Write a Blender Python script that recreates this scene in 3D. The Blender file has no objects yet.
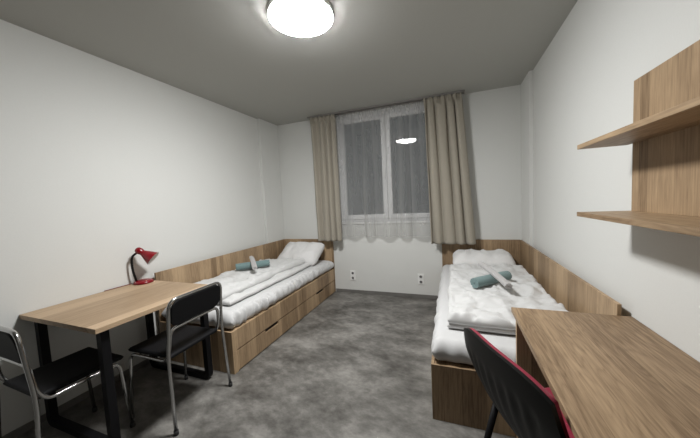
import bpy, bmesh, math, random
from mathutils import Vector, Matrix, noise
random.seed(7)
S = bpy.context.scene
COL = S.collection
PI = math.pi

# ------------------------------------------------------------ room numbers
XL, XR, YB, YF, H = -2.589, .790, 3.742, -2.40, 2.590

# ------------------------------------------------------------ materials
MATS = {}
def newmat(name):
    m = bpy.data.materials.new(name); m.use_nodes = True
    nt = m.node_tree; nt.nodes.clear()
    out = nt.nodes.new('ShaderNodeOutputMaterial')
    bs = nt.nodes.new('ShaderNodeBsdfPrincipled')
    nt.links.new(bs.outputs[0], out.inputs[0])
    MATS[name] = m
    return m, nt, bs, out
def nd(nt, t, **kw):
    n = nt.nodes.new(t)
    for k, v in kw.items(): setattr(n, k, v)
    return n
def math_n(nt, op, a, b=None, c=None):
    n = nt.nodes.new('ShaderNodeMath'); n.operation = op
    for i, v in enumerate((a, b, c)):
        if v is None: continue
        if isinstance(v, (int, float)): n.inputs[i].default_value = v
        else: nt.links.new(v, n.inputs[i])
    return n.outputs[0]
def simple(name, col, rough=.5, metal=0, bump=0, bscale=200, var=0, spec=.5, sheen=0):
    m, nt, bs, out = newmat(name)
    bs.inputs['Roughness'].default_value = rough
    bs.inputs['Metallic'].default_value = metal
    bs.inputs['Specular IOR Level'].default_value = spec
    if sheen:
        bs.inputs['Sheen Weight'].default_value = sheen
    tc = nd(nt, 'ShaderNodeTexCoord')
    nz = nd(nt, 'ShaderNodeTexNoise'); nz.inputs['Scale'].default_value = bscale; nz.inputs['Detail'].default_value = 4
    nt.links.new(tc.outputs['Object'], nz.inputs['Vector'])
    rp = nd(nt, 'ShaderNodeValToRGB')
    rp.color_ramp.elements[0].position = .3; rp.color_ramp.elements[1].position = .7
    rp.color_ramp.elements[0].color = tuple(c*(1-var) for c in col)+(1,)
    rp.color_ramp.elements[1].color = tuple(min(1, c*(1+var)) for c in col)+(1,)
    nt.links.new(nz.outputs['Fac'], rp.inputs['Fac'])
    nt.links.new(rp.outputs['Color'], bs.inputs['Base Color'])
    if bump:
        b = nd(nt, 'ShaderNodeBump'); b.inputs['Strength'].default_value = bump; b.inputs['Distance'].default_value = .002
        nt.links.new(nz.outputs['Fac'], b.inputs['Height']); nt.links.new(b.outputs[0], bs.inputs['Normal'])
    return m

def wood(name, grain, light=(.47, .335, .205), dark=(.17, .11, .062), seed=0.0, plank=.085, rough=.5, cathedral=.6):
    """sonoma oak board laminate; grain 'x','y' or 'z' = direction of the fibres"""
    m, nt, bs, out = newmat(name)
    tc = nd(nt, 'ShaderNodeTexCoord'); sp = nd(nt, 'ShaderNodeSeparateXYZ')
    geo = nd(nt, 'ShaderNodeNewGeometry')
    nt.links.new(geo.outputs['Position'], sp.inputs[0])
    X, Y, Z = sp.outputs
    if grain == 'z': g = Z; a = math_n(nt, 'ADD', X, Y)
    elif grain == 'y': g = Y; a = math_n(nt, 'ADD', X, Z)
    else: g = X; a = math_n(nt, 'ADD', Y, Z)
    a = math_n(nt, 'ADD', a, 11.37+seed)
    g = math_n(nt, 'ADD', g, seed*3.1)
    # strips of uneven width
    n1 = nd(nt, 'ShaderNodeTexNoise', noise_dimensions='1D'); n1.inputs['Scale'].default_value = 3.3; n1.inputs['Detail'].default_value = 0
    nt.links.new(a, n1.inputs['W'])
    c = math_n(nt, 'ADD', math_n(nt, 'MULTIPLY', a, 1/plank), math_n(nt, 'MULTIPLY', n1.outputs['Fac'], 3.2))
    cell = math_n(nt, 'FLOOR', c)
    wn = nd(nt, 'ShaderNodeTexWhiteNoise', noise_dimensions='1D'); nt.links.new(cell, wn.inputs['W'])
    # fine streaks
    def vec(sa, sg, off=None):
        cb = nd(nt, 'ShaderNodeCombineXYZ')
        nt.links.new(math_n(nt, 'MULTIPLY', a, sa), cb.inputs[0])
        nt.links.new(math_n(nt, 'MULTIPLY', g, sg), cb.inputs[1])
        nt.links.new(math_n(nt, 'MULTIPLY', wn.outputs['Value'], 37.0), cb.inputs[2])
        return cb.outputs[0]
    f1 = nd(nt, 'ShaderNodeTexNoise'); f1.inputs['Scale'].default_value = 1; f1.inputs['Detail'].default_value = 5; f1.inputs['Roughness'].default_value = .65
    nt.links.new(vec(120, 5), f1.inputs['Vector'])
    f2 = nd(nt, 'ShaderNodeTexNoise'); f2.inputs['Scale'].default_value = 1; f2.inputs['Detail'].default_value = 2
    nt.links.new(vec(9, 1.5), f2.inputs['Vector'])
    # cathedral rings
    ring = math_n(nt, 'FRACT', math_n(nt, 'MULTIPLY', f2.outputs['Fac'], 14))
    ring = math_n(nt, 'POWER', math_n(nt, 'ABSOLUTE', math_n(nt, 'SUBTRACT', math_n(nt, 'MULTIPLY', ring, 2), 1)), 2.0)
    t = math_n(nt, 'MULTIPLY', math_n(nt, 'SUBTRACT', wn.outputs['Value'], .5), .75)
    t = math_n(nt, 'ADD', t, math_n(nt, 'MULTIPLY', math_n(nt, 'SUBTRACT', f1.outputs['Fac'], .5), 1.5))
    t = math_n(nt, 'SUBTRACT', t, math_n(nt, 'MULTIPLY', ring, .22*cathedral))
    t = math_n(nt, 'ADD', t, math_n(nt, 'MULTIPLY', math_n(nt, 'SUBTRACT', f2.outputs['Fac'], .5), .5))
    t = math_n(nt, 'ADD', t, .62)
    # hairline between strips
    fr = math_n(nt, 'FRACT', c)
    line = math_n(nt, 'LESS_THAN', math_n(nt, 'MINIMUM', fr, math_n(nt, 'SUBTRACT', 1, fr)), .012)
    t = math_n(nt, 'SUBTRACT', t, math_n(nt, 'MULTIPLY', line, .12))
    rp = nd(nt, 'ShaderNodeValToRGB')
    rp.color_ramp.elements[0].position = 0; rp.color_ramp.elements[0].color = dark+(1,)
    rp.color_ramp.elements[1].position = 1; rp.color_ramp.elements[1].color = light+(1,)
    nt.links.new(t, rp.inputs['Fac']); nt.links.new(rp.outputs['Color'], bs.inputs['Base Color'])
    bs.inputs['Roughness'].default_value = rough; bs.inputs['Specular IOR Level'].default_value = .35
    b = nd(nt, 'ShaderNodeBump'); b.inputs['Strength'].default_value = .12; b.inputs['Distance'].default_value = .001
    nt.links.new(f1.outputs['Fac'], b.inputs['Height']); nt.links.new(b.outputs[0], bs.inputs['Normal'])
    return m

def floor_mat():
    m, nt, bs, out = newmat('grey_concrete_vinyl')
    tc = nd(nt, 'ShaderNodeTexCoord')
    mp = nd(nt, 'ShaderNodeMapping'); mp.inputs['Rotation'].default_value = (0, 0, .7); mp.inputs['Scale'].default_value = (1, 1.5, 1)
    nt.links.new(tc.outputs['Object'], mp.inputs[0])
    a = nd(nt, 'ShaderNodeTexNoise'); a.inputs['Scale'].default_value = 2.6; a.inputs['Detail'].default_value = 9; a.inputs['Roughness'].default_value = .66; a.inputs['Distortion'].default_value = .15
    nt.links.new(mp.outputs[0], a.inputs['Vector'])
    b = nd(nt, 'ShaderNodeTexNoise'); b.inputs['Scale'].default_value = 14; b.inputs['Detail'].default_value = 6; b.inputs['Roughness'].default_value = .7
    nt.links.new(mp.outputs[0], b.inputs['Vector'])
    t = math_n(nt, 'ADD', math_n(nt, 'MULTIPLY', a.outputs['Fac'], .75), math_n(nt, 'MULTIPLY', b.outputs['Fac'], .25))
    rp = nd(nt, 'ShaderNodeValToRGB')
    e = rp.color_ramp.elements
    e[0].position = .38; e[0].color = (.060, .056, .050, 1)
    e[1].position = .63; e[1].color = (.26, .25, .232, 1)
    q = e.new(.50); q.color = (.138, .132, .121, 1)
    nt.links.new(t, rp.inputs['Fac']); nt.links.new(rp.outputs['Color'], bs.inputs['Base Color'])
    bs.inputs['Roughness'].default_value = .48; bs.inputs['Specular IOR Level'].default_value = .4
    bp = nd(nt, 'ShaderNodeBump'); bp.inputs['Strength'].default_value = .1; bp.inputs['Distance'].default_value = .002
    nt.links.new(b.outputs['Fac'], bp.inputs['Height']); nt.links.new(bp.outputs[0], bs.inputs['Normal'])
    return m

WALL = simple('white_wall_paint', (.655, .66, .64), .85, bump=.15, bscale=120, var=.01)
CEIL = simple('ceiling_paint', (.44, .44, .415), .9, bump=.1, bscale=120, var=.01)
FLOOR = floor_mat()
SKIRT = simple('grey_skirting', (.16, .155, .145), .5, var=.15, bscale=8)
W_Z = wood('oak_laminate_upright', 'z', seed=.0)
W_Y = wood('oak_laminate_lengthwise', 'y', seed=1.7, plank=.12, cathedral=.85)
W_Y2 = wood('oak_laminate_pale_lengthwise', 'y', seed=4.2, light=(.47, .34, .22), dark=(.25, .17, .10), plank=.13, cathedral=.35)
W_Z2 = wood('oak_laminate_shelf_upright', 'z', seed=6.1, cathedral=.4)
DARKGAP = simple('recess_shade', (.012, .010, .008), .8)  # near-black: shade of drawer gaps and notches put into the colour
BLACKMETAL = simple('black_powder_coat', (.005, .005, .006), .5, var=.05, spec=.2)
BLACKPLASTIC = simple('black_plastic', (.006, .006, .006), .45, bump=.1, bscale=400, spec=.22)
BLACKVINYL = simple('black_vinyl', (.006, .006, .007), .6, bump=.2, bscale=300, spec=.15)
CHROME = simple('chrome', (.55, .55, .55), .16, 1.0)
RUBBER = simple('black_rubber', (.012, .012, .012), .7)
REDFAB = simple('red_fabric', (.24, .004, .026), .85, bump=.4, bscale=600, var=.15, sheen=.2)
REDPLASTIC = simple('red_glossy_plastic', (.20, .004, .010), .25)
REDCORD = simple('red_cord', (.16, .02, .015), .5)
SILVER = simple('white_reflector', (.75, .75, .75), .35)
BULB = simple('bulb_glass', (.85, .85, .82), .2)
SHEET = simple('white_bed_sheet', (.56, .56, .56), .9, bump=.15, bscale=500, var=.03, sheen=.1)
DUVETM = simple('white_duvet_cotton', (.585, .585, .58), .9, bump=.15, bscale=500, var=.03, sheen=.1)
PILLOWM = simple('white_pillow_cotton', (.66, .655, .65), .9, bump=.15, bscale=500, var=.03, sheen=.1)
TEAL = simple('teal_terry', (.155, .235, .235), .95, bump=.9, bscale=350, var=.25, sheen=.3)
GREYT = simple('pale_grey_terry', (.42, .41, .405), .95, bump=.9, bscale=350, var=.15, sheen=.3)
DRAPE = simple('beige_drape_cloth', (.335, .305, .252), .85, bump=.25, bscale=500, var=.06, sheen=.15)
WHITEPLASTIC = simple('white_plastic', (.78, .78, .77), .35)
WINWHITE = simple('white_window_profile', (.72, .72, .73), .35)
RAILM = simple('grey_rail', (.22, .21, .20), .4)
HOLE = simple('socket_hole', (.12, .12, .12), .6)

def sheer_mat():
    m, nt, bs, out = newmat('sheer_voile')
    nt.nodes.remove(bs)
    df = nd(nt, 'ShaderNodeBsdfDiffuse'); df.inputs[0].default_value = (.62, .62, .61, 1)
    tl = nd(nt, 'ShaderNodeBsdfTranslucent'); tl.inputs[0].default_value = (.62, .62, .61, 1)
    tr = nd(nt, 'ShaderNodeBsdfTransparent')
    m1 = nd(nt, 'ShaderNodeMixShader'); m1.inputs[0].default_value = .45
    nt.links.new(df.outputs[0], m1.inputs[1]); nt.links.new(tl.outputs[0], m1.inputs[2])
    lw = nd(nt, 'ShaderNodeLayerWeight'); lw.inputs['Blend'].default_value = .35
    tc = nd(nt, 'ShaderNodeTexCoord')
    nz = nd(nt, 'ShaderNodeTexNoise'); nz.inputs['Scale'].default_value = 3
    nt.links.new(tc.outputs['Object'], nz.inputs['Vector'])
    f = math_n(nt, 'ADD', math_n(nt, 'MULTIPLY', lw.outputs['Facing'], .55), math_n(nt, 'ADD', .30, math_n(nt, 'MULTIPLY', nz.outputs['Fac'], .08)))
    m2 = nd(nt, 'ShaderNodeMixShader')
    nt.links.new(f, m2.inputs[0]); nt.links.new(tr.outputs[0], m2.inputs[1]); nt.links.new(m1.outputs[0], m2.inputs[2])
    nt.links.new(m2.outputs[0], out.inputs[0])
    return m
def pane_mat():
    m, nt, bs, out = newmat('window_glass')
    nt.nodes.remove(bs)
    gl = nd(nt, 'ShaderNodeBsdfGlossy'); gl.inputs['Roughness'].default_value = .015
    tr = nd(nt, 'ShaderNodeBsdfTransparent'); tr.inputs[0].default_value = (.9, .92, .92, 1)
    fr = nd(nt, 'ShaderNodeFresnel'); fr.inputs[0].default_value = 1.5
    f = math_n(nt, 'MULTIPLY', fr.outputs[0], 1.4)
    mx = nd(nt, 'ShaderNodeMixShader')
    nt.links.new(f, mx.inputs[0]); nt.links.new(tr.outputs[0], mx.inputs[1]); nt.links.new(gl.outputs[0], mx.inputs[2])
    nt.links.new(mx.outputs[0], out.inputs[0])
    return m
def glow_mat(strength, col=(1, 1, .99)):
    m, nt, bs, out = newmat('lit_lamp_diffuser')
    nt.nodes.remove(bs)
    em = nd(nt, 'ShaderNodeEmission'); em.inputs[0].default_value = col+(1,); em.inputs[1].default_value = strength
    nt.links.new(em.outputs[0], out.inputs[0])
    return m
SHEER = sheer_mat(); PANE = pane_mat(); GLOW = glow_mat(38)

# ------------------------------------------------------------ helpers
def link(name, bm, m, parent=None, smooth=False, loc=None):
    """one mesh object; vertices are given in world space (or in the parent's space when the parent sits at the origin of its own frame)"""
    me = bpy.data.meshes.new(name)
    bmesh.ops.recalc_face_normals(bm, faces=bm.faces)
    if smooth:
        for f in bm.faces: f.smooth = True
    bm.to_mesh(me); bm.free()
    if m: me.materials.append(m)
    o = bpy.data.objects.new(name, me); COL.objects.link(o)
    if parent:
        o.parent = parent
        # mesh was written in world coordinates: shift into the parent's frame
        if not parent.get('_local'):
            p = world_loc(parent)
            for v in me.vertices: v.co -= p
    elif loc is not None:
        p = Vector(loc)
        for v in me.vertices: v.co -= p
        o.location = p
    return o
def world_loc(o):
    p = Vector(o.location)
    while o.parent: o = o.parent; p += Vector(o.location)
    return p
def autosmooth(o, ang=35):
    me = o.data
    for p in me.polygons: p.use_smooth = True
    bm = bmesh.new(); bm.from_mesh(me)
    for e in bm.edges:
        if len(e.link_faces) == 2 and e.calc_face_angle(0) > math.radians(ang): e.smooth = False
    bm.to_mesh(me); bm.free()
    return o
def thing(name, label, cat, loc, group=None, local=False):
    o = bpy.data.objects.new(name, None); COL.objects.link(o); o.empty_display_size = .1
    o.location = loc; o['label'] = label; o['category'] = cat
    if group: o['group'] = group
    if local: o['_local'] = 1
    return o
def tag(o, label, cat, group=None):
    o['label'] = label; o['category'] = cat
    if group: o['group'] = group
    return o
def struct(o): o['kind'] = 'structure'; return o
def box(bm, x0, x1, y0, y1, z0, z1, bev=0, seg=2):
    x0, x1 = sorted((x0, x1)); y0, y1 = sorted((y0, y1)); z0, z1 = sorted((z0, z1))
    r = bmesh.ops.create_cube(bm, size=1)
    vs = r['verts']
    for v in vs:
        v.co = Vector((x0 if v.co.x < 0 else x1, y0 if v.co.y < 0 else y1, z0 if v.co.z < 0 else z1))
    if bev:
        es = list({e for v in vs for e in v.link_edges})
        bmesh.ops.bevel(bm, geom=es, offset=bev, segments=seg, affect='EDGES', profile=.5)
    return bm
def BX(*a, **k): return box(bmesh.new(), *a, **k)
def frames(pts):
    """parallel transport frames along a polyline"""
    T = []
    n = len(pts)
    for i in range(n):
        t = (pts[min(i+1, n-1)]-pts[max(i-1, 0)]).normalized(); T.append(t)
    u = T[0].orthogonal().normalized(); out = []
    for t in T:
        u = (u - t*u.dot(t)).normalized(); out.append((t, u, t.cross(u)))
    return out
def fillet(pts, rad, seg=6):
    """round the inner corners of a polyline"""
    pts = [Vector(p) for p in pts]; out = [pts[0]]
    for i in range(1, len(pts)-1):
        a, b, c = pts[i-1], pts[i], pts[i+1]
        r = rad[i-1] if isinstance(rad, (list, tuple)) else rad
        d1 = (a-b); d2 = (c-b); l = min(r, d1.length*.49, d2.length*.49)
        p, q = b+d1.normalized()*l, b+d2.normalized()*l
        for k in range(seg+1):
            s = k/seg; out.append((1-s)**2*p + 2*s*(1-s)*b + s*s*q)
    out.append(pts[-1]); return out
def tube(bm, pts, r, n=12, caps=True, flat=None):
    pts = [Vector(p) for p in pts]; rings = []
    for i, (p, (t, u, w)) in enumerate(zip(pts, frames(pts))):
        rr = r[i] if isinstance(r, (list, tuple)) else r
        rings.append([bm.verts.new(p + u*math.cos(2*PI*k/n)*rr + w*math.sin(2*PI*k/n)*rr) for k in range(n)])
    for a, b in zip(rings, rings[1:]):
        for k in range(n): bm.faces.new((a[k], a[(k+1) % n], b[(k+1) % n], b[k]))
    if caps:
        bm.faces.new(list(reversed(rings[0]))); bm.faces.new(rings[-1])
    return bm
def lathe(bm, prof, c, n=48, axis=Vector((0, 0, 1)), sx=1, closed=False):
    """profile (radius, height) turned about an axis through c"""
    axis = axis.normalized(); q = Vector((0, 0, 1)).rotation_difference(axis).to_matrix(); c = Vector(c); rings = []
    for r, h in prof:
        if r < 1e-6: rings.append([bm.verts.new(c + q @ Vector((0, 0, h)))])
        else: rings.append([bm.verts.new(c + q @ Vector((r*math.cos(2*PI*k/n)*sx, r*math.sin(2*PI*k/n), h))) for k in range(n)])
    for a, b in zip(rings, rings[1:]):
        for k in range(n):
            if len(a) == 1 and len(b) == 1: continue
            if len(a) == 1: bm.faces.new((a[0], b[k], b[(k+1) % n]))
            elif len(b) == 1: bm.faces.new((a[k], a[(k+1) % n], b[0]))
            else: bm.faces.new((a[k], a[(k+1) % n], b[(k+1) % n], b[k]))
    return bm
def N(x, y, z=0.0): return noise.noise(Vector((x, y, z)))
def fbm(x, y, z=0, o=4):
    s = 0; a = 1
    for k in range(o):
        s += a*N(x, y, z+k*7.3); x *= 2.03; y *= 2.03; a *= .5
    return s
def crease(x, y, z=0, sharp=3.0):
    """soft ridge field, 0..1, thin bright ridges"""
    v = 1-abs(N(x, y, z))*sharp
    return max(0, v)**2
def ticks(a, b, edge, n_edge, step):
    """sample positions denser near both ends"""
    o = [a + edge*(1-math.cos(PI/2*k/n_edge)) for k in range(n_edge)]
    m = max(1, int(round((b-a-2*edge)/step)))
    o += [a+edge+(b-a-2*edge)*k/m for k in range(m+1)]
    o += [b-edge*(1-math.cos(PI/2*k/n_edge)) for k in range(n_edge-1, -1, -1)]
    return o
def pad(W, L, T, r=None, step=.02, top=None, bot=None, outline=None, edge=None, corner=0.0):
    """a soft closed slab W x L x T, centred on x,y with its bottom on z=0.
    top(x,y) / bot(x,y) add height, outline(x,y)->(dx,dy) moves the outline"""
    bm = bmesh.new(); r = T/2 if r is None else r
    xs = ticks(-W/2, W/2, r, 6, step); ys = ticks(-L/2, L/2, r, 6, step)
    def prof(d):
        d = min(max(d, 0), r)/r
        return math.sqrt(max(0, 1-(1-d)**2))
    g = [[], []]
    for s in (0, 1):
        for i, x in enumerate(xs):
            row = []
            for j, y in enumerate(ys):
                rim = i in (0, len(xs)-1) or j in (0, len(ys)-1)
                if s == 1 and rim: row.append(g[0][i][j]); continue
                dx = W/2-abs(x); dy = L/2-abs(y)
                p = prof(dx)*prof(dy)
                z = T/2*p
                xx, yy = x, y
                if corner:
                    k = corner*(max(0, abs(x)/(W/2))**3)*(max(0, abs(y)/(L/2))**3)
                    xx = x*(1+k); yy = y*(1+k)
                    xx *= 1-.06*corner*(1-abs(y)/(L/2))**0*(1-(abs(y)/(L/2))**2)*0
                if outline:
                    ox, oy = outline(x, y); xx += ox; yy += oy
                if s == 0:
                    h = T/2 + z + (top(x, y)*p if top else 0)
                else:
                    h = T/2 - z + (bot(x, y)*p if bot else 0)
                row.append(bm.verts.new((xx, yy, h)))
            g[s].append(row)
    for i in range(len(xs)-1):
        for j in range(len(ys)-1):
            a = g[0]; bm.faces.new((a[i][j], a[i+1][j], a[i+1][j+1], a[i][j+1]))
            b = g[1]
            q = (b[i][j], b[i][j+1], b[i+1][j+1], b[i+1][j])
            if len(set(q)) == 4: 
                try: bm.faces.new(q)
                except ValueError: pass
    return bm
def place(bm, M):
    bmesh.ops.transform(bm, matrix=M, verts=bm.verts); return bm

# ------------------------------------------------------------ room
struct(link('floor', BX(XL-.1, XR+.1, YF-.1, YB+.1, -.1, 0), FLOOR))
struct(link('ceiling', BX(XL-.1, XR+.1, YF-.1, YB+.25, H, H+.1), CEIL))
struct(link('wall_left', BX(XL-.12, XL, YF-.1, YB+.1, 0, H), WALL))
struct(link('wall_right', BX(XR, XR+.12, YF-.1, YB+.1, 0, H), WALL))
struct(link('wall_front', BX(XL, XR, YF-.12, YF, 0, H), simple('dark_unseen_wall', (.10, .09, .08), .7)))  # unseen end wall, added dark and set back to deepen the shadows
WX0, WX1, WZ0, WZ1 = -1.55, -.13, 1.05, 2.555      # window opening
bm = bmesh.new()
box(bm, XL, WX0, YB, YB+.22, 0, H); box(bm, WX1, XR, YB, YB+.22, 0, H)
box(bm, WX0, WX1, YB, YB+.22, 0, WZ0); box(bm, WX0, WX1, YB, YB+.22, WZ1, H)
struct(link('wall_back', bm, WALL))
# boxed-in corners
struct(link('trim_1', BX(XL, -2.545, 3.31, YB, 0, H, bev=.002), WALL))
struct(link('trim_2', BX(.755, XR, 3.37, YB, 0, H, bev=.002), WALL))
def skirt(name, *b): struct(link(name, BX(*b, bev=.002), SKIRT))
skirt('baseboard_back', -1.685, -.152, YB-.010, YB, 0, .048)
skirt('baseboard_left', XL, XL+.010, YF, 1.655, 0, .048)
skirt('baseboard_right', XR-.010, XR, YF, 1.60, 0, .048)

# window: frame, two sashes with panes and a handle, sill
w = struct(bpy.data.objects.new('window_1', None)); COL.objects.link(w); w.location = (-.84, YB+.05, WZ0)
def ring(x0, x1, z0, z1, t, y0, y1, bev=.004):
    bm = bmesh.new()
    box(bm, x0, x0+t, y0, y1, z0, z1, bev); box(bm, x1-t, x1, y0, y1, z0, z1, bev)
    box(bm, x0+t, x1-t, y0, y1, z0, z0+t, bev); box(bm, x0+t, x1-t, y0, y1, z1-t, z1, bev)
    return bm
link('window_frame', ring(WX0, WX1, WZ0, WZ1, .045, YB+.03, YB+.10), WINWHITE, w)
for (a, b, hx) in ((WX0+.04, -.842, -.868), (-.838, WX1-.04, None)):
    s = link('sash', ring(a, b, WZ0+.04, WZ1-.04, .062, YB+.015, YB+.075), WINWHITE, w)
    link('pane', BX(a+.06, b-.06, YB+.045, YB+.049, WZ0+.10, WZ1-.10), PANE, s)
    if hx:
        bm = BX(hx-.013, hx+.013, YB+.003, YB+.016, 1.70, 1.77, bev=.004); box(bm, hx-.009, hx+.009, YB-.022, YB+.004, 1.665, 1.75, .005)
        link('handle', bm, WHITEPLASTIC, s)
link('window_sill', BX(WX0-.03, WX1+.03, YB-.018, YB+.03, WZ0-.03, WZ0, bev=.006), WHITEPLASTIC, w)

# ------------------------------------------------------------ ceiling lamp
t = thing('ceiling_lamp', 'round white ceiling lamp, switched on, in the middle of the ceiling', 'ceiling lamp', (-.885, 1.645, H))
link('base_plate', lathe(bmesh.new(), [(0, 0), (.202, 0), (.205, -.004), (.205, -.036), (.199, -.038), (0, -.038)], (-.885, 1.645, H-.0005)), WHITEPLASTIC, t, True)
prof = [(.196, -.036), (.202, -.038)] + [(.204*math.cos(a*PI/24), -.040-.042*math.sin(a*PI/24)**2) for a in range(0, 12)] + [(0, -.082)]
link('diffuser', lathe(bmesh.new(), prof, (-.885, 1.645, H)), GLOW, t, True)

# ------------------------------------------------------------ curtains
def sheet(x0t, x1t, x0b, x1b, zt, zb, y, amp, npl, seed, thick, mat, name, nz=60, head=True, hem=0, parent=None, loc=None, flare=1.0, low=0):
    nx = npl*16; bm = bmesh.new(); grid = []
    for j in range(nz+1):
        s = j/nz; z = zt+(zb-zt)*s; row = []
        for i in range(nx+1):
            u = i/nx
            x0 = x0t+(x0b-x0t)*s; x1 = x1t+(x1b-x1t)*s
            ph = u*npl + .35*N(u*npl*.6, seed) + .12*N(u*5, s*1.5, seed)
            k = min(1, s/.06)
            wob = math.sin(2*PI*ph)
            a = amp*(.55+.45*N(u*npl*.45+3, seed+1)+.35)*((.35+.65*k) if head else 1)*(1+(flare-1)*s)
            yy = y + a*(wob*.8+.25*math.sin(4*PI*ph+seed)*(1-s)) + .010*N(u*6, s*3, seed+5)
            if head and s < .045:   # pinched pleat heading
                yy = y + amp*.42*(math.sin(2*PI*u*npl*1.5+seed) + .5*math.sin(2*PI*u*npl*4))
            xx = x0+(x1-x0)*u + .012*math.cos(2*PI*ph)*k + .006*N(u*9, s*4, seed+9)
            zz = z + (hem*N(u*7, 0, seed)*s if hem else 0)
            row.append(bm.verts.new((xx, yy, zz)))
        if low:
            for i, v in enumerate(row):
                u = i/nx; v.co.y += low*s*s*min(1, 8*u, 8*(1-u))*(math.sin(2*PI*(u*5.2+.25*N(u*4, 3, seed)))+.4*N(u*6, 5, seed))
        grid.append(row)
    for j in range(nz):
        for i in range(nx): bm.faces.new((grid[j][i], grid[j][i+1], grid[j+1][i+1], grid[j+1][i]))
    if thick:      # cloth thickness: a second skin a few millimetres behind, joined round the rim
        bm.normal_update()
        back = [[bm.verts.new(v.co + v.normal*thick) for v in row] for row in grid]
        for j in range(nz):
            for i in range(nx): bm.faces.new((back[j][i], back[j+1][i], back[j+1][i+1], back[j][i+1]))
        for i in range(nx):
            bm.faces.new((grid[0][i], back[0][i], back[0][i+1], grid[0][i+1])); bm.faces.new((grid[nz][i], grid[nz][i+1], back[nz][i+1], back[nz][i]))
        for j in range(nz):
            bm.faces.new((grid[j][0], grid[j+1][0], back[j+1][0], back[j][0])); bm.faces.new((grid[j][nx], back[j][nx], back[j+1][nx], grid[j+1][nx]))
    return link(name, bm, mat, parent, True, loc)
d = thing('drape', 'left beige curtain bunched beside the window, above the left bed pillow', 'curtain', (-1.70, 3.60, .80), 'beige curtains either side of the window')
sheet(-1.895, -1.505, -1.885, -1.50, 2.566, .795, 3.585, .038, 4, 1.3, .003, DRAPE, 'drape_panel', parent=d)
d = thing('drape', 'right beige curtain, the wider one, hanging above the right bed pillow', 'curtain', (-.06, 3.60, .77), 'beige curtains either side of the window')
sheet(-.315, .118, -.275, .240, 2.566, .768, 3.585, .044, 4, 4.1, .003, DRAPE, 'drape_panel', parent=d)
sc = sheet(-1.515, -.255, -1.515, -.255, 2.562, .850, 3.664, .022, 8, 8.2, 0, SHEER, 'sheer_curtain', nz=50, loc=(-.88, 3.66, .85), flare=.6, low=.040)
tag(sc, 'white sheer curtain covering the window between the beige curtains', 'curtain')
rl = thing('curtain_rail', 'slim grey curtain rail fixed to the ceiling above the window', 'curtain rail', (-.88, 3.62, H))
bm = BX(-1.93, .16, 3.588, 3.606, 2.570, H-.0005, bev=.002); link('front_track', bm, RAILM, rl)
link('rear_track', BX(-1.93, .16, 3.655, 3.673, 2.566, H-.0005, bev=.002), RAILM, rl)

# ------------------------------------------------------------ sockets
for (x, z, lb) in ((-1.405, .262, 'white double wall socket under the window, the one nearer the left bed'), (-.428, .258, 'white double wall socket under the window, the one nearer the right bed')):
    t = thing('wall_socket', lb, 'socket', (x, YB, z), 'double sockets under the window')
    link('frame', BX(x-.040, x+.040, YB-.008, YB-.0004, z-.074, z+.074, bev=.003), WHITEPLASTIC, t)
    for dz in (-.036, .036):
        bm = bmesh.new()
        lathe(bm, [(0, .0), (.0225, .0), (.0225, .004), (.0205, .005), (.019, .001), (0, .001)], (x, YB-.008, z+dz), 28, Vector((0, -1, 0)))
        rc = link('receptacle', bm, WHITEPLASTIC, t, True)
        bm = bmesh.new()
        lathe(bm, [(0, 0), (.0185, 0), (.0185, .0012), (0, .0012)], (x, YB-.009, z+dz), 24, Vector((0, -1, 0)))
        link('recess', bm, HOLE, rc)

# ------------------------------------------------------------ beds
def make_bed(side):
    """side -1: left bed, +1: right bed"""
    y0 = 1.662; zf = .352
    if side < 0: xo, xi, xw = -1.694, -2.525, XL
    else: xo, xi, xw = -.147, .735, XR
    s = -side     # +1: aisle lies towards +x
    lb = ('oak-coloured single bed with drawers along the left wall' if side < 0 else 'oak-coloured single bed along the right wall, behind the desk')
    t = thing('bed', lb, 'bed', ((xo+xi)/2, 2.7, 0), 'oak-coloured single beds')
    link('footboard', BX(min(xi, xo), max(xi, xo), y0, y0+.018, .0005, zf, bev=.0015), W_Z, t)
    link('headboard', BX(min(xi-side*0, xo)-.0, max(xi, xo), YB-.020, YB-.001, .0005, .802, bev=.0015), W_Z, t)
    link('side_board', BX(xi, xi+side*.018, y0+.004, YB-.0205, .02, .802, bev=.0015), W_Z, t)
    # aisle side: upper rail, plinth, corner strip, two drawers
    a0, a1 = xo-s*.018, xo
    bm = bmesh.new(); box(bm, a0, a1, y0+.0185, 2.6985, .186, zf, .0015); box(bm, a0, a1, 2.700, YB-.021, .186, zf, .0015)
    link('side_rail', bm, W_Z, t)
    link('plinth', BX(a0-s*.02, a0-s*.002, y0+.02, YB-.022, .0005, .19), DARKGAP, t)
    for (ya, yb) in ((y0+.052, 2.696), (2.706, YB-.040)):
        bm = bmesh.new()
        # drawer front with a finger notch cut in the top edge
        ym = (ya+yb)/2-.04 if ya < 2 else (ya+yb)/2+.01; n0, n1 = ym-.09, ym+.12
        box(bm, a0, a1, ya, yb, .010, .150, .0012); box(bm, a0, a1, ya, n0, .150, .176, 0); box(bm, a0, a1, n1, yb, .150, .176, 0)
        dr = link('drawer', bm, W_Z, t)
        link('notch_shade', BX(a0-s*.004, a0+s*.001, n0, n1, .1505, .184), DARKGAP, dr)  # dark sheet standing in for the shade inside the notch
    link('corner_strip', BX(a0, a1, y0+.019, y0+.050, .0005, .183, bev=.001), W_Z, t)
    # slats carrier under the mattress
    link('mattress_base', BX(min(xi+side*.02, a0-s*.002), max(xi+side*.0, a0-s*.002) if side < 0 else xi-.002, y0+.02, YB-.022, .330, .350), W_Y, t)
    return t
make_bed(-1); make_bed(1)

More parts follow.
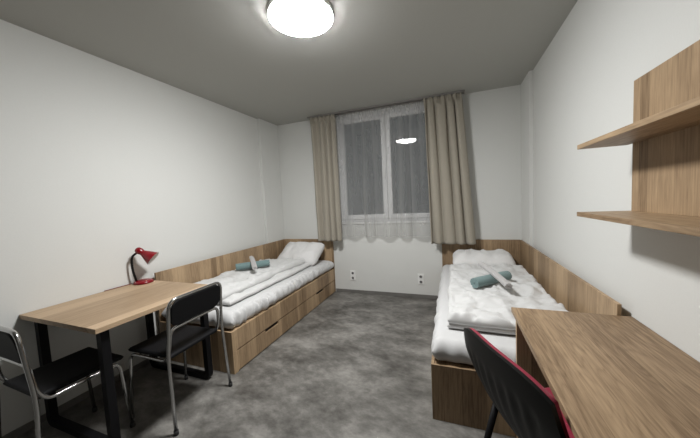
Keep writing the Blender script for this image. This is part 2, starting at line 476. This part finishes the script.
# mattresses in fitted sheets
def mattress(side):
    y0, y1 = 1.674, 3.712
    if side < 0: x0, x1 = -2.503, -1.703
    else: x0, x1 = -.145, .712
    W, L, T = x1-x0, y1-y0, .138 if side < 0 else .136
    s = -side; sd = 3.3*side
    def top(x, y):
        return .003*fbm(x*3, y*3, sd) + .003*crease(x*4+2, y*5, sd+4, 3.5)
    def outl(x, y):
        ex = (abs(x) - (W/2-.09))/.09; ox = 0; oy = 0
        if ex > 0 and x*s > 0:
            g = abs(N(y*22+.8*N(y*20, 1, sd), 1.2*ex, sd))*.046 + .007*math.sin(y*95+5*N(y*6, 0, sd))
            ox = (g-.010)*min(1, ex)*(1 if x > 0 else -1)*(1.15 if side < 0 else .5)
        ey = (abs(y)-(L/2-.09))/.09
        if ey > 0 and y < 0:
            oy = -ey*(abs(N(x*8, 1, sd+2))*.016 + .004*math.sin(x*60))
        return ox, oy
    bm = pad(W, L, T, r=.055, step=.009 if side < 0 else .016, top=top, outline=outl)
    place(bm, Matrix.Translation(((x0+x1)/2, (y0+y1)/2, .3530)))
    o = link('mattress', bm, SHEET, None, True, ((x0+x1)/2, (y0+y1)/2, .3530))
    tag(o, 'mattress in a gathered white fitted sheet on the bed with drawers, by the left wall' if side < 0 else 'mattress in a white fitted sheet on the right bed, near the red and black chair', 'mattress', 'mattresses in white sheets')
mattress(-1); mattress(1)

def cloth_top(seed, puff=.010, cr=.010, fx=3.0, fy=2.2):
    def f(x, y):
        h = puff*fbm(x*fx, y*fy, seed, 3)
        h += cr*crease(x*5+N(y*3, 1, seed), y*3.2, seed+11, 2.6)
        h += cr*.6*crease(x*9, y*9+2*N(x*3, y*3, 5), seed+21, 3.0)
        h -= cr*.6*crease(x*6+1.5*N(y*2, 2), y*6, seed+31, 3.5)
        return h
    return f
# left duvet: folded lengthwise in two layers, edges run down the bed
def duvet_left():
    d = thing('duvet', 'white duvet folded lengthwise in layers on the left bed, under its rolled towels', 'duvet', (-2.2, 2.6, .49), 'folded white duvets')
    def wave(sd, k=.02):
        def f(x, y):
            ex = max(0, x/.3); return (k*N(y*2.2, 0, sd)*ex + .006*N(y*9, 1, sd)*ex, .012*N(x*5, 2, sd))
        return f
    bm = pad(.675, 1.46, .042, r=.022, step=.016, top=cloth_top(2, .008, .010), outline=wave(3))
    place(bm, Matrix.Translation((-2.168, 2.545, .500)))
    link('lower_layer', bm, DUVETM, d, True)
    bm = pad(.585, 1.48, .056, r=.028, step=.016, top=cloth_top(7, .016, .021), outline=wave(9, .028), bot=lambda x, y: -.004)
    place(bm, Matrix.Translation((-2.213, 2.54, .539)))
    link('upper_layer', bm, DUVETM, d, True)
duvet_left()
def duvet_right():
    d = thing('duvet', 'puffy white duvet folded in two layers on the right bed, under its rolled towels', 'duvet', (.33, 2.6, .485), 'folded white duvets')
    def wave(sd, k=.012):
        def f(x, y): return (k*N(y*2.5, 0, sd)+.005*N(y*9, 1, sd), k*N(x*4, 2, sd)+.004*N(x*14, 0, sd))
        return f
    bm = pad(.725, 1.46, .036, r=.018, step=.018, top=cloth_top(12, .006, .008), outline=wave(13))
    place(bm, Matrix.Translation((.312, 2.580, .497)))
    link('lower_layer', bm, DUVETM, d, True)
    bm = pad(.730, 1.49, .050, r=.028, step=.015, top=cloth_top(17, .020, .024, 4, 3.2), outline=wave(19, .018), bot=lambda x, y: -.003)
    place(bm, Matrix.Translation((.314, 2.585, .531)))
    link('upper_layer', bm, DUVETM, d, True)
duvet_right()

# pillows
def pillow(W, L, T, M, seed, label):
    def tp(x, y): return .010*fbm(x*5, y*5, seed, 3)+.022*crease(x*5, y*6+N(x*4, 1), seed+3, 2.6)-.014*crease(x*9, y*4, seed+8, 3)
    bm = pad(W, L, T, r=min(W, L)*.36, step=.015, top=tp, bot=lambda x, y: .3*tp(x+3, y), corner=.03)
    # rounded outline between pointed corners
    for v in bm.verts:
        u, w_ = v.co.x/(W/2), v.co.y/(L/2)
        k_ = 1-.10*min(1, abs(u))**5*min(1, abs(w_))**5
        v.co.x *= k_*(1-.03*(1-min(1, abs(w_))**2)); v.co.y *= k_*(1-.04*(1-min(1, abs(u))**2))
    place(bm, M)
    c = M.translation
    return tag(link('pillow', bm, PILLOWM, None, True, tuple(c)), label, 'pillow', 'white pillows')
pillow(.66, .44, .20, Matrix.Translation((-2.085, 3.500, .548)) @ Matrix.Rotation(math.radians(-3), 4, 'Z') @ Matrix.Rotation(math.radians(33), 4, 'X'), 5,
       'white pillow propped up against the headboard of the left bed')
pillow(.66, .39, .185, Matrix.Translation((.305, 3.525, .508)) @ Matrix.Rotation(math.radians(9), 4, 'X'), 15,
       'white pillow lying at the head of the right bed')

# rolled towels
def roll(name, p0, p1, r, mat, label, group, turns=3.0, flat=1.0, sag=0.0, tail=True, parent=None, seed=0):
    p0, p1 = Vector(p0), Vector(p1); L = (p1-p0).length; ax = (p1-p0).normalized()
    side = Vector((0, 0, 1)).cross(ax).normalized(); up = ax.cross(side)
    th = r/(turns+.6)
    n = int(turns*26); sec = []
    def rad(k): return .35*th + (r-.35*th-th*.5)*k/n
    outer, inner = [], []
    for k in range(n+1):
        a = 2*PI*turns*k/n - PI*.5 + .4
        R = rad(k)
        outer.append((math.cos(a)*(R+th*.43), math.sin(a)*(R+th*.43))); inner.append((math.cos(a)*(R-th*.43), math.sin(a)*(R-th*.43)))
    sec = outer + inner[::-1]
    m = 26; bm = bmesh.new(); rings = []
    for j in range(m+1):
        s = j/m
        c = p0.lerp(p1, s) - Vector((0, 0, 1))*sag*(2*s-1)**2
        e = 1 - .05*(abs(2*s-1)**6)
        ring_ = []
        for (a, b) in sec:
            q = math.atan2(b, a); k = e*(1 + .035*N(q*1.2, s*4, seed) + .02*N(q*4, s*14, seed+2))
            ring_.append(bm.verts.new(c + side*a*k + up*b*k*flat + ax*.006*N(a*60, b*60, seed+j*0)))
        rings.append(ring_)
    K = len(sec)
    for a, b in zip(rings, rings[1:]):
        for k in range(K): bm.faces.new((a[k], a[(k+1) % K], b[(k+1) % K], b[k]))
    for rg, fl in ((rings[0], 1), (rings[-1], 0)):   # end faces, quad by quad between the two sides of the cloth
        for k in range(n):
            q = (rg[k], rg[k+1], rg[2*n+1-k-1], rg[2*n+1-k])
            bm.faces.new(q)
    o = link(name, bm, mat, None, True, tuple((p0+p1)/2))
    return tag(autosmooth(o, 50), label, 'towel', group)
roll('bath_towel', (-2.400, 2.500, .656), (-2.130, 2.770, .656), .047, TEAL, 'rolled teal towel on the left bed duvet', 'rolled teal towels', flat=.95, seed=1)
roll('hand_towel', (-2.385, 2.755, .728), (-2.060, 2.420, .684), .031, GREYT, 'rolled pale grey towel laid across the teal towel on the left bed', 'rolled pale grey towels', turns=2.2, flat=.8, sag=.008, seed=2)
roll('bath_towel', (.147, 2.430, .640), (.436, 2.720, .640), .052, TEAL, 'thick rolled teal towel on the right bed duvet', 'rolled teal towels', flat=.92, seed=3)
roll('hand_towel', (.230, 2.735, .740), (.385, 2.345, .664), .034, GREYT, 'rolled pale grey towel laid across the teal towel on the right bed', 'rolled pale grey towels', turns=2.2, flat=.85, sag=.008, seed=4)

# ------------------------------------------------------------ left desk with black sled legs
DX0, DX1, DY0, DY1 = XL+.003, -1.798, .8465, 1.628
t = thing('table', 'oak-topped desk with black metal legs against the left wall', 'desk', ((DX0+DX1)/2, (DY0+DY1)/2, 0))
link('tabletop', BX(DX0, DX1, DY0, DY1, .722, .750, bev=.0015), W_Y2, t)
q = .042
for y in (.884, 1.540):
    bm = bmesh.new()
    pts = fillet([(-1.855, y+q/2, .7215), (-1.855, y+q/2, q/2), (-2.50, y+q/2, q/2), (-2.50, y+q/2, .7215)], .035, 6)
    # square tube swept in the x-z plane
    rings = []
    for i, p in enumerate(pts):
        a = (pts[min(i+1, len(pts)-1)]-pts[max(i-1, 0)]).normalized()
        nrm = Vector((a.z, 0, -a.x)); h = q/2
        rings.append([bm.verts.new(p+nrm*h*sx+Vector((0, h*sy, 0))) for sx, sy in ((1, 1), (1, -1), (-1, -1), (-1, 1))])
    for a, b in zip(rings, rings[1:]):
        for k in range(4): bm.faces.new((a[k], a[(k+1) % 4], b[(k+1) % 4], b[k]))
    bm.faces.new(rings[0]); bm.faces.new(rings[-1][::-1])
    for v in bm.verts: v.co.z = max(v.co.z, .001)
    link('leg_frame', bm, BLACKMETAL, t)
bm = BX(-2.46, -2.42, .928, 1.538, .665, .705, bev=.002)
link('cross_bar', bm, BLACKMETAL, t)

# desk lamp
LX, LY = -2.500, 1.545
t = thing('desk_lamp', 'small red desk lamp with black gooseneck on the left desk', 'desk lamp', (LX, LY, .7505))
link('base', lathe(bmesh.new(), [(0, 0), (.068, 0), (.072, .004), (.071, .014), (.062, .022), (.040, .027), (0, .029)], (LX, LY, .7508), 48, sx=1.0), REDPLASTIC, t, True)
bm = bmesh.new(); pts = fillet([(LX-.024, LY-.040, .772), (LX-.036, LY-.058, .88), (LX-.034, LY-.054, .990), (LX+.004, LY-.012, 1.026)], .09, 10)
tube(bm, pts, [.0085+.0008*(i % 2) for i in range(len(pts))], 12)
link('gooseneck', bm, BLACKPLASTIC, t, True)
axd = Vector((.66, .46, -.63)).normalized(); hc = Vector((LX+.004, LY-.012, 1.030))
head = [(0, -.030), (.016, -.028), (.025, -.018), (.028, -.002), (.027, .014), (.023, .026), (.026, .036), (.036, .058), (.047, .084), (.058, .112), (.0625, .124), (.060, .124), (.052, .104), (.040, .076), (.026, .050), (0, .048)]
lamp_head = link('lamp_shade', lathe(bmesh.new(), head[:11], hc, 40, axd), REDPLASTIC, t, True)
link('reflector', lathe(bmesh.new(), head[10:], hc, 40, axd), SILVER, lamp_head, True)
link('bulb', lathe(bmesh.new(), [(0, .112), (.012, .108), (.021, .096), (.022, .084), (.014, .066), (.011, .050), (0, .049)], hc, 24, axd), BULB, lamp_head, True)
bm = bmesh.new()
tube(bm, fillet([(LX-.062, LY-.02, .7545), (LX-.075, LY-.075, .7535), (XL+.012, 1.38, .7535), (XL+.010, 1.30, .7535)], .03, 6), .0028, 8)
link('power_cord', bm, REDCORD, t, True)

# ------------------------------------------------------------ chrome stacking chairs
def make_chair(label):
    t = thing('stacking_chair', label, 'chair', (0, 0, 0), 'black chairs with chrome tube frames', local=True)
    r = .0105
    pts = [(-.227, -.205, .012), (-.214, -.180, .46), (-.205, -.195, .64), (-.205, -.212, .822), (.205, -.212, .822), (.205, -.195, .64), (.214, -.180, .46), (.227, -.205, .012)]
    bm = tube(bmesh.new(), fillet(pts, [.1, .1, .060, .060, .1, .1], 8), r, 12); link('back_frame', bm, CHROME, t, True)
    pts = [(-.205, .215, .012), (-.193, .185, .440), (-.193, -.130, .432), (-.197, -.168, .490), (-.184, -.184, .636), (.184, -.184, .636), (.197, -.168, .490), (.193, -.130, .432), (.193, .185, .440), (.205, .215, .012)]
    bm = tube(bmesh.new(), fillet(pts, [.05, .035, .05, .045, .045, .05, .035, .05], 8), r*.95, 12); link('seat_frame', bm, CHROME, t, True)
    link('cross_bar', tube(bmesh.new(), [(-.193, .12, .434), (.193, .12, .434)], .008, 10), CHROME, t, True)
    # seat: dished black pad
    def tp(x, y): return -.010*(1-(x/.19)**2)*(1-(y/.2)**2)
    bm = pad(.372, .385, .030, r=.016, step=.03, top=tp); place(bm, Matrix.Translation((0, .025, .4425))); link('seat', bm, BLACKVINYL, t, True)
    # backrest: curved panel between the two uprights
    bm = pad(.388, .168, .016, r=.008, step=.012)
    M = Matrix.Translation((0, -.198, .732)) @ Matrix.Rotation(math.radians(98.5), 4, 'X')
    for v in bm.verts:
        v.co.z -= .004*(1-(v.co.x/.2)**2)
        # round the corners so the panel follows the bent tube
        R_ = .055; cx_, cy_ = .194-R_, .084-R_
        ax_, ay_ = abs(v.co.x)-cx_, abs(v.co.y)-cy_
        if ax_ > 0 and ay_ > 0:
            m_ = max(ax_, ay_); l_ = math.hypot(ax_, ay_)
            v.co.x = math.copysign(cx_+ax_*m_/l_, v.co.x); v.co.y = math.copysign(cy_+ay_*m_/l_, v.co.y)
    place(bm, M)
    link('backrest', bm, BLACKVINYL, t, True)
    for (x, y) in ((-.227, -.205), (.227, -.205), (-.205, .215), (.205, .215)):
        link('rubber_foot', lathe(bmesh.new(), [(0, .0005), (.013, .0005), (.0145, .004), (.0135, .028), (0, .028)], (x, y, 0), 16), RUBBER, t, True)
    return t
c1 = make_chair('black stacking chair at the near end of the left desk, its seat under the tabletop')
c1.location = (-2.152, .838, 0); c1.rotation_euler = (0, 0, math.radians(-1))
c2 = c1.copy(); COL.objects.link(c2)
for ch in list(c1.children):
    k = ch.copy(); COL.objects.link(k); k.parent = c2
c2['label'] = 'black stacking chair on the aisle side of the left desk, nearest the left bed'
c2.location = (-1.818, 1.308, 0); c2.rotation_euler = (0, 0, math.radians(92))

# ------------------------------------------------------------ right desk
RX0, RX1, RY0, RY1 = .282, XR-.003, .42, 1.655
t = thing('table', 'oak-coloured desk with panel ends against the right wall, below the shelves', 'desk', (.53, 1.04, 0))
link('tabletop', BX(RX0, RX1, RY0, RY1, .725, .750, bev=.0015), W_Y, t)
for (a, b) in ((RY1-.024, RY1-.002), (RY0+.002, RY0+.024)):
    link('side_panel', BX(RX0+.020, RX1-.002, a, b, .0005, .7245, bev=.001), W_Z, t)
link('modesty_panel', BX(RX1-.030, RX1-.012, RY0+.026, RY1-.026, .35, .7245, bev=.001), W_Z, t)

# ------------------------------------------------------------ wall shelf
t = thing('wall_shelf', 'oak-coloured wall shelf unit with two shelves above the right desk', 'shelf', (XR, 1.1, 1.24))
link('back_panel', BX(XR-.019, XR-.001, .50, 1.645, 1.2545, 1.838, bev=.0012), W_Z2, t)
link('shelf', BX(.578, XR-.001, .50, 1.682, 1.233, 1.254, bev=.0012), W_Y, t)
link('shelf', BX(.578, XR-.0195, .50, 1.682, 1.561, 1.582, bev=.0012), W_Y, t)

# ------------------------------------------------------------ red and black chair at the right desk
t = thing('visitor_chair', 'chair with black plastic back shell and red upholstery pulled up to the right desk', 'chair', (0, 0, 0), local=True)
def back_pt(u, v, off):
    """u -1..1 across, v 0..1 seat to crown; off > 0 towards the sitter. local frame: sitter faces +y"""
    hw = .210 + .042*math.sin(min(1, v*1.15)*PI/2) - .022*max(0, v-.72)/.28
    crown = 1-.11*abs(u)**3.6
    vv = v*crown
    x = u*hw
    z = .43 + .395*vv
    y = -.295 + .115*(1-vv)**2.6 - .030*(vv-.5) + .050*abs(u)**2.2*(1-.35*v)
    return Vector((x, y+off, z))
def shell(o0, o1, um, v0, v1, nu=28, nv=26, ribs=0, puff=0):
    bm = bmesh.new(); G = []
    for off in (0, 1):
        g = []
        for j in range(nv+1):
            row = []
            for i in range(nu+1):
                u = (-1+2*i/nu)*um; v = v0+(v1-v0)*j/nv
                rim = max(abs(u)/um, abs(2*j/nv-1))
                o = o1 if off else o0
                if off: o -= puff*max(0, (rim-.80)/.20)**2
                elif ribs and .12 < v < .80 and abs(u) < .8:
                    o += ribs*(.5+.5*math.cos(u*PI*9))*min(1, (v-.12)*8, (.80-v)*8)
                row.append(bm.verts.new(back_pt(u, v, o)))
            g.append(row)
        G.append(g)
    A, B = G
    for j in range(nv):
        for i in range(nu):
            bm.faces.new((A[j][i], A[j][i+1], A[j+1][i+1], A[j+1][i])); bm.faces.new((B[j][i], B[j+1][i], B[j+1][i+1], B[j][i+1]))
    for i in range(nu):
        bm.faces.new((A[0][i], B[0][i], B[0][i+1], A[0][i+1])); bm.faces.new((A[nv][i], A[nv][i+1], B[nv][i+1], B[nv][i]))
    for j in range(nv):
        bm.faces.new((A[j][0], A[j+1][0], B[j+1][0], B[j][0])); bm.faces.new((A[j][nu], B[j][nu], B[j+1][nu], A[j+1][nu]))
    return bm
o = link('back_shell', shell(-.014, .0, 1, 0, 1, 72, 30, ribs=.006), BLACKPLASTIC, t, True); autosmooth(o, 40)
o = link('back_cushion', shell(.0005, .032, .975, .10, .992, puff=.016), REDFAB, t, True); autosmooth(o, 50)
bm = pad(.40, .42, .030, r=.014, step=.03); place(bm, Matrix.Translation((0, .045, .415))); link('seat_shell', bm, BLACKPLASTIC, t, True)
bm = pad(.41, .40, .045, r=.022, step=.03); place(bm, Matrix.Translation((0, .045, .4455))); link('seat_cushion', bm, REDFAB, t, True)
for (sx, y0_, y1_) in ((-1, -.166, -.262), (1, -.166, -.262), (-1, .20, .235), (1, .20, .235)):
    bm = tube(bmesh.new(), [(sx*.190, y0_, .448), (sx*.200, (y0_+y1_)/2, .25), (sx*.225, y1_, .012)], [.014, .013, .011], 14)
    lg = link('leg', bm, BLACKMETAL, t, True)
t.location = (.392, 1.190, 0); t.rotation_euler = (0, 0, math.radians(-63.4))

# ------------------------------------------------------------ world, camera, view
wd = bpy.data.worlds.new('night'); S.world = wd; wd.use_nodes = True
wd.node_tree.nodes['Background'].inputs[0].default_value = (.010, .011, .012, 1)
wd.node_tree.nodes['Background'].inputs[1].default_value = 1.0

cam = bpy.data.objects.new('camera', bpy.data.cameras.new('camera')); COL.objects.link(cam)
f, yaw, pitch, rl_, h = 275.165, -.3599, -.0678, -.0498, 1.3683
fw = Vector((math.sin(yaw)*math.cos(pitch), math.cos(yaw)*math.cos(pitch), math.sin(pitch)))
rt = Vector((math.cos(yaw), -math.sin(yaw), 0)); up = rt.cross(fw)
r_ = rt*math.cos(rl_)+up*math.sin(rl_); u_ = -rt*math.sin(rl_)+up*math.cos(rl_)
M = Matrix((r_, u_, -fw)).transposed().to_4x4(); M.translation = (0, 0, h)
cam.matrix_world = M
cam.data.sensor_fit = 'HORIZONTAL'; cam.data.sensor_width = 36; cam.data.lens = f/700*36
cam.data.clip_start = .02
S.camera = cam
for o in S.objects:
    if '_local' in o: del o['_local']
S.view_settings.view_transform = 'Standard'; S.view_settings.look = 'None'
S.view_settings.exposure = 2.2; S.view_settings.gamma = 1; S.view_settings.use_curve_mapping = False
S.cycles.max_bounces = 10; S.cycles.diffuse_bounces = 8; S.cycles.transparent_max_bounces = 24
S.cycles.use_denoising = True
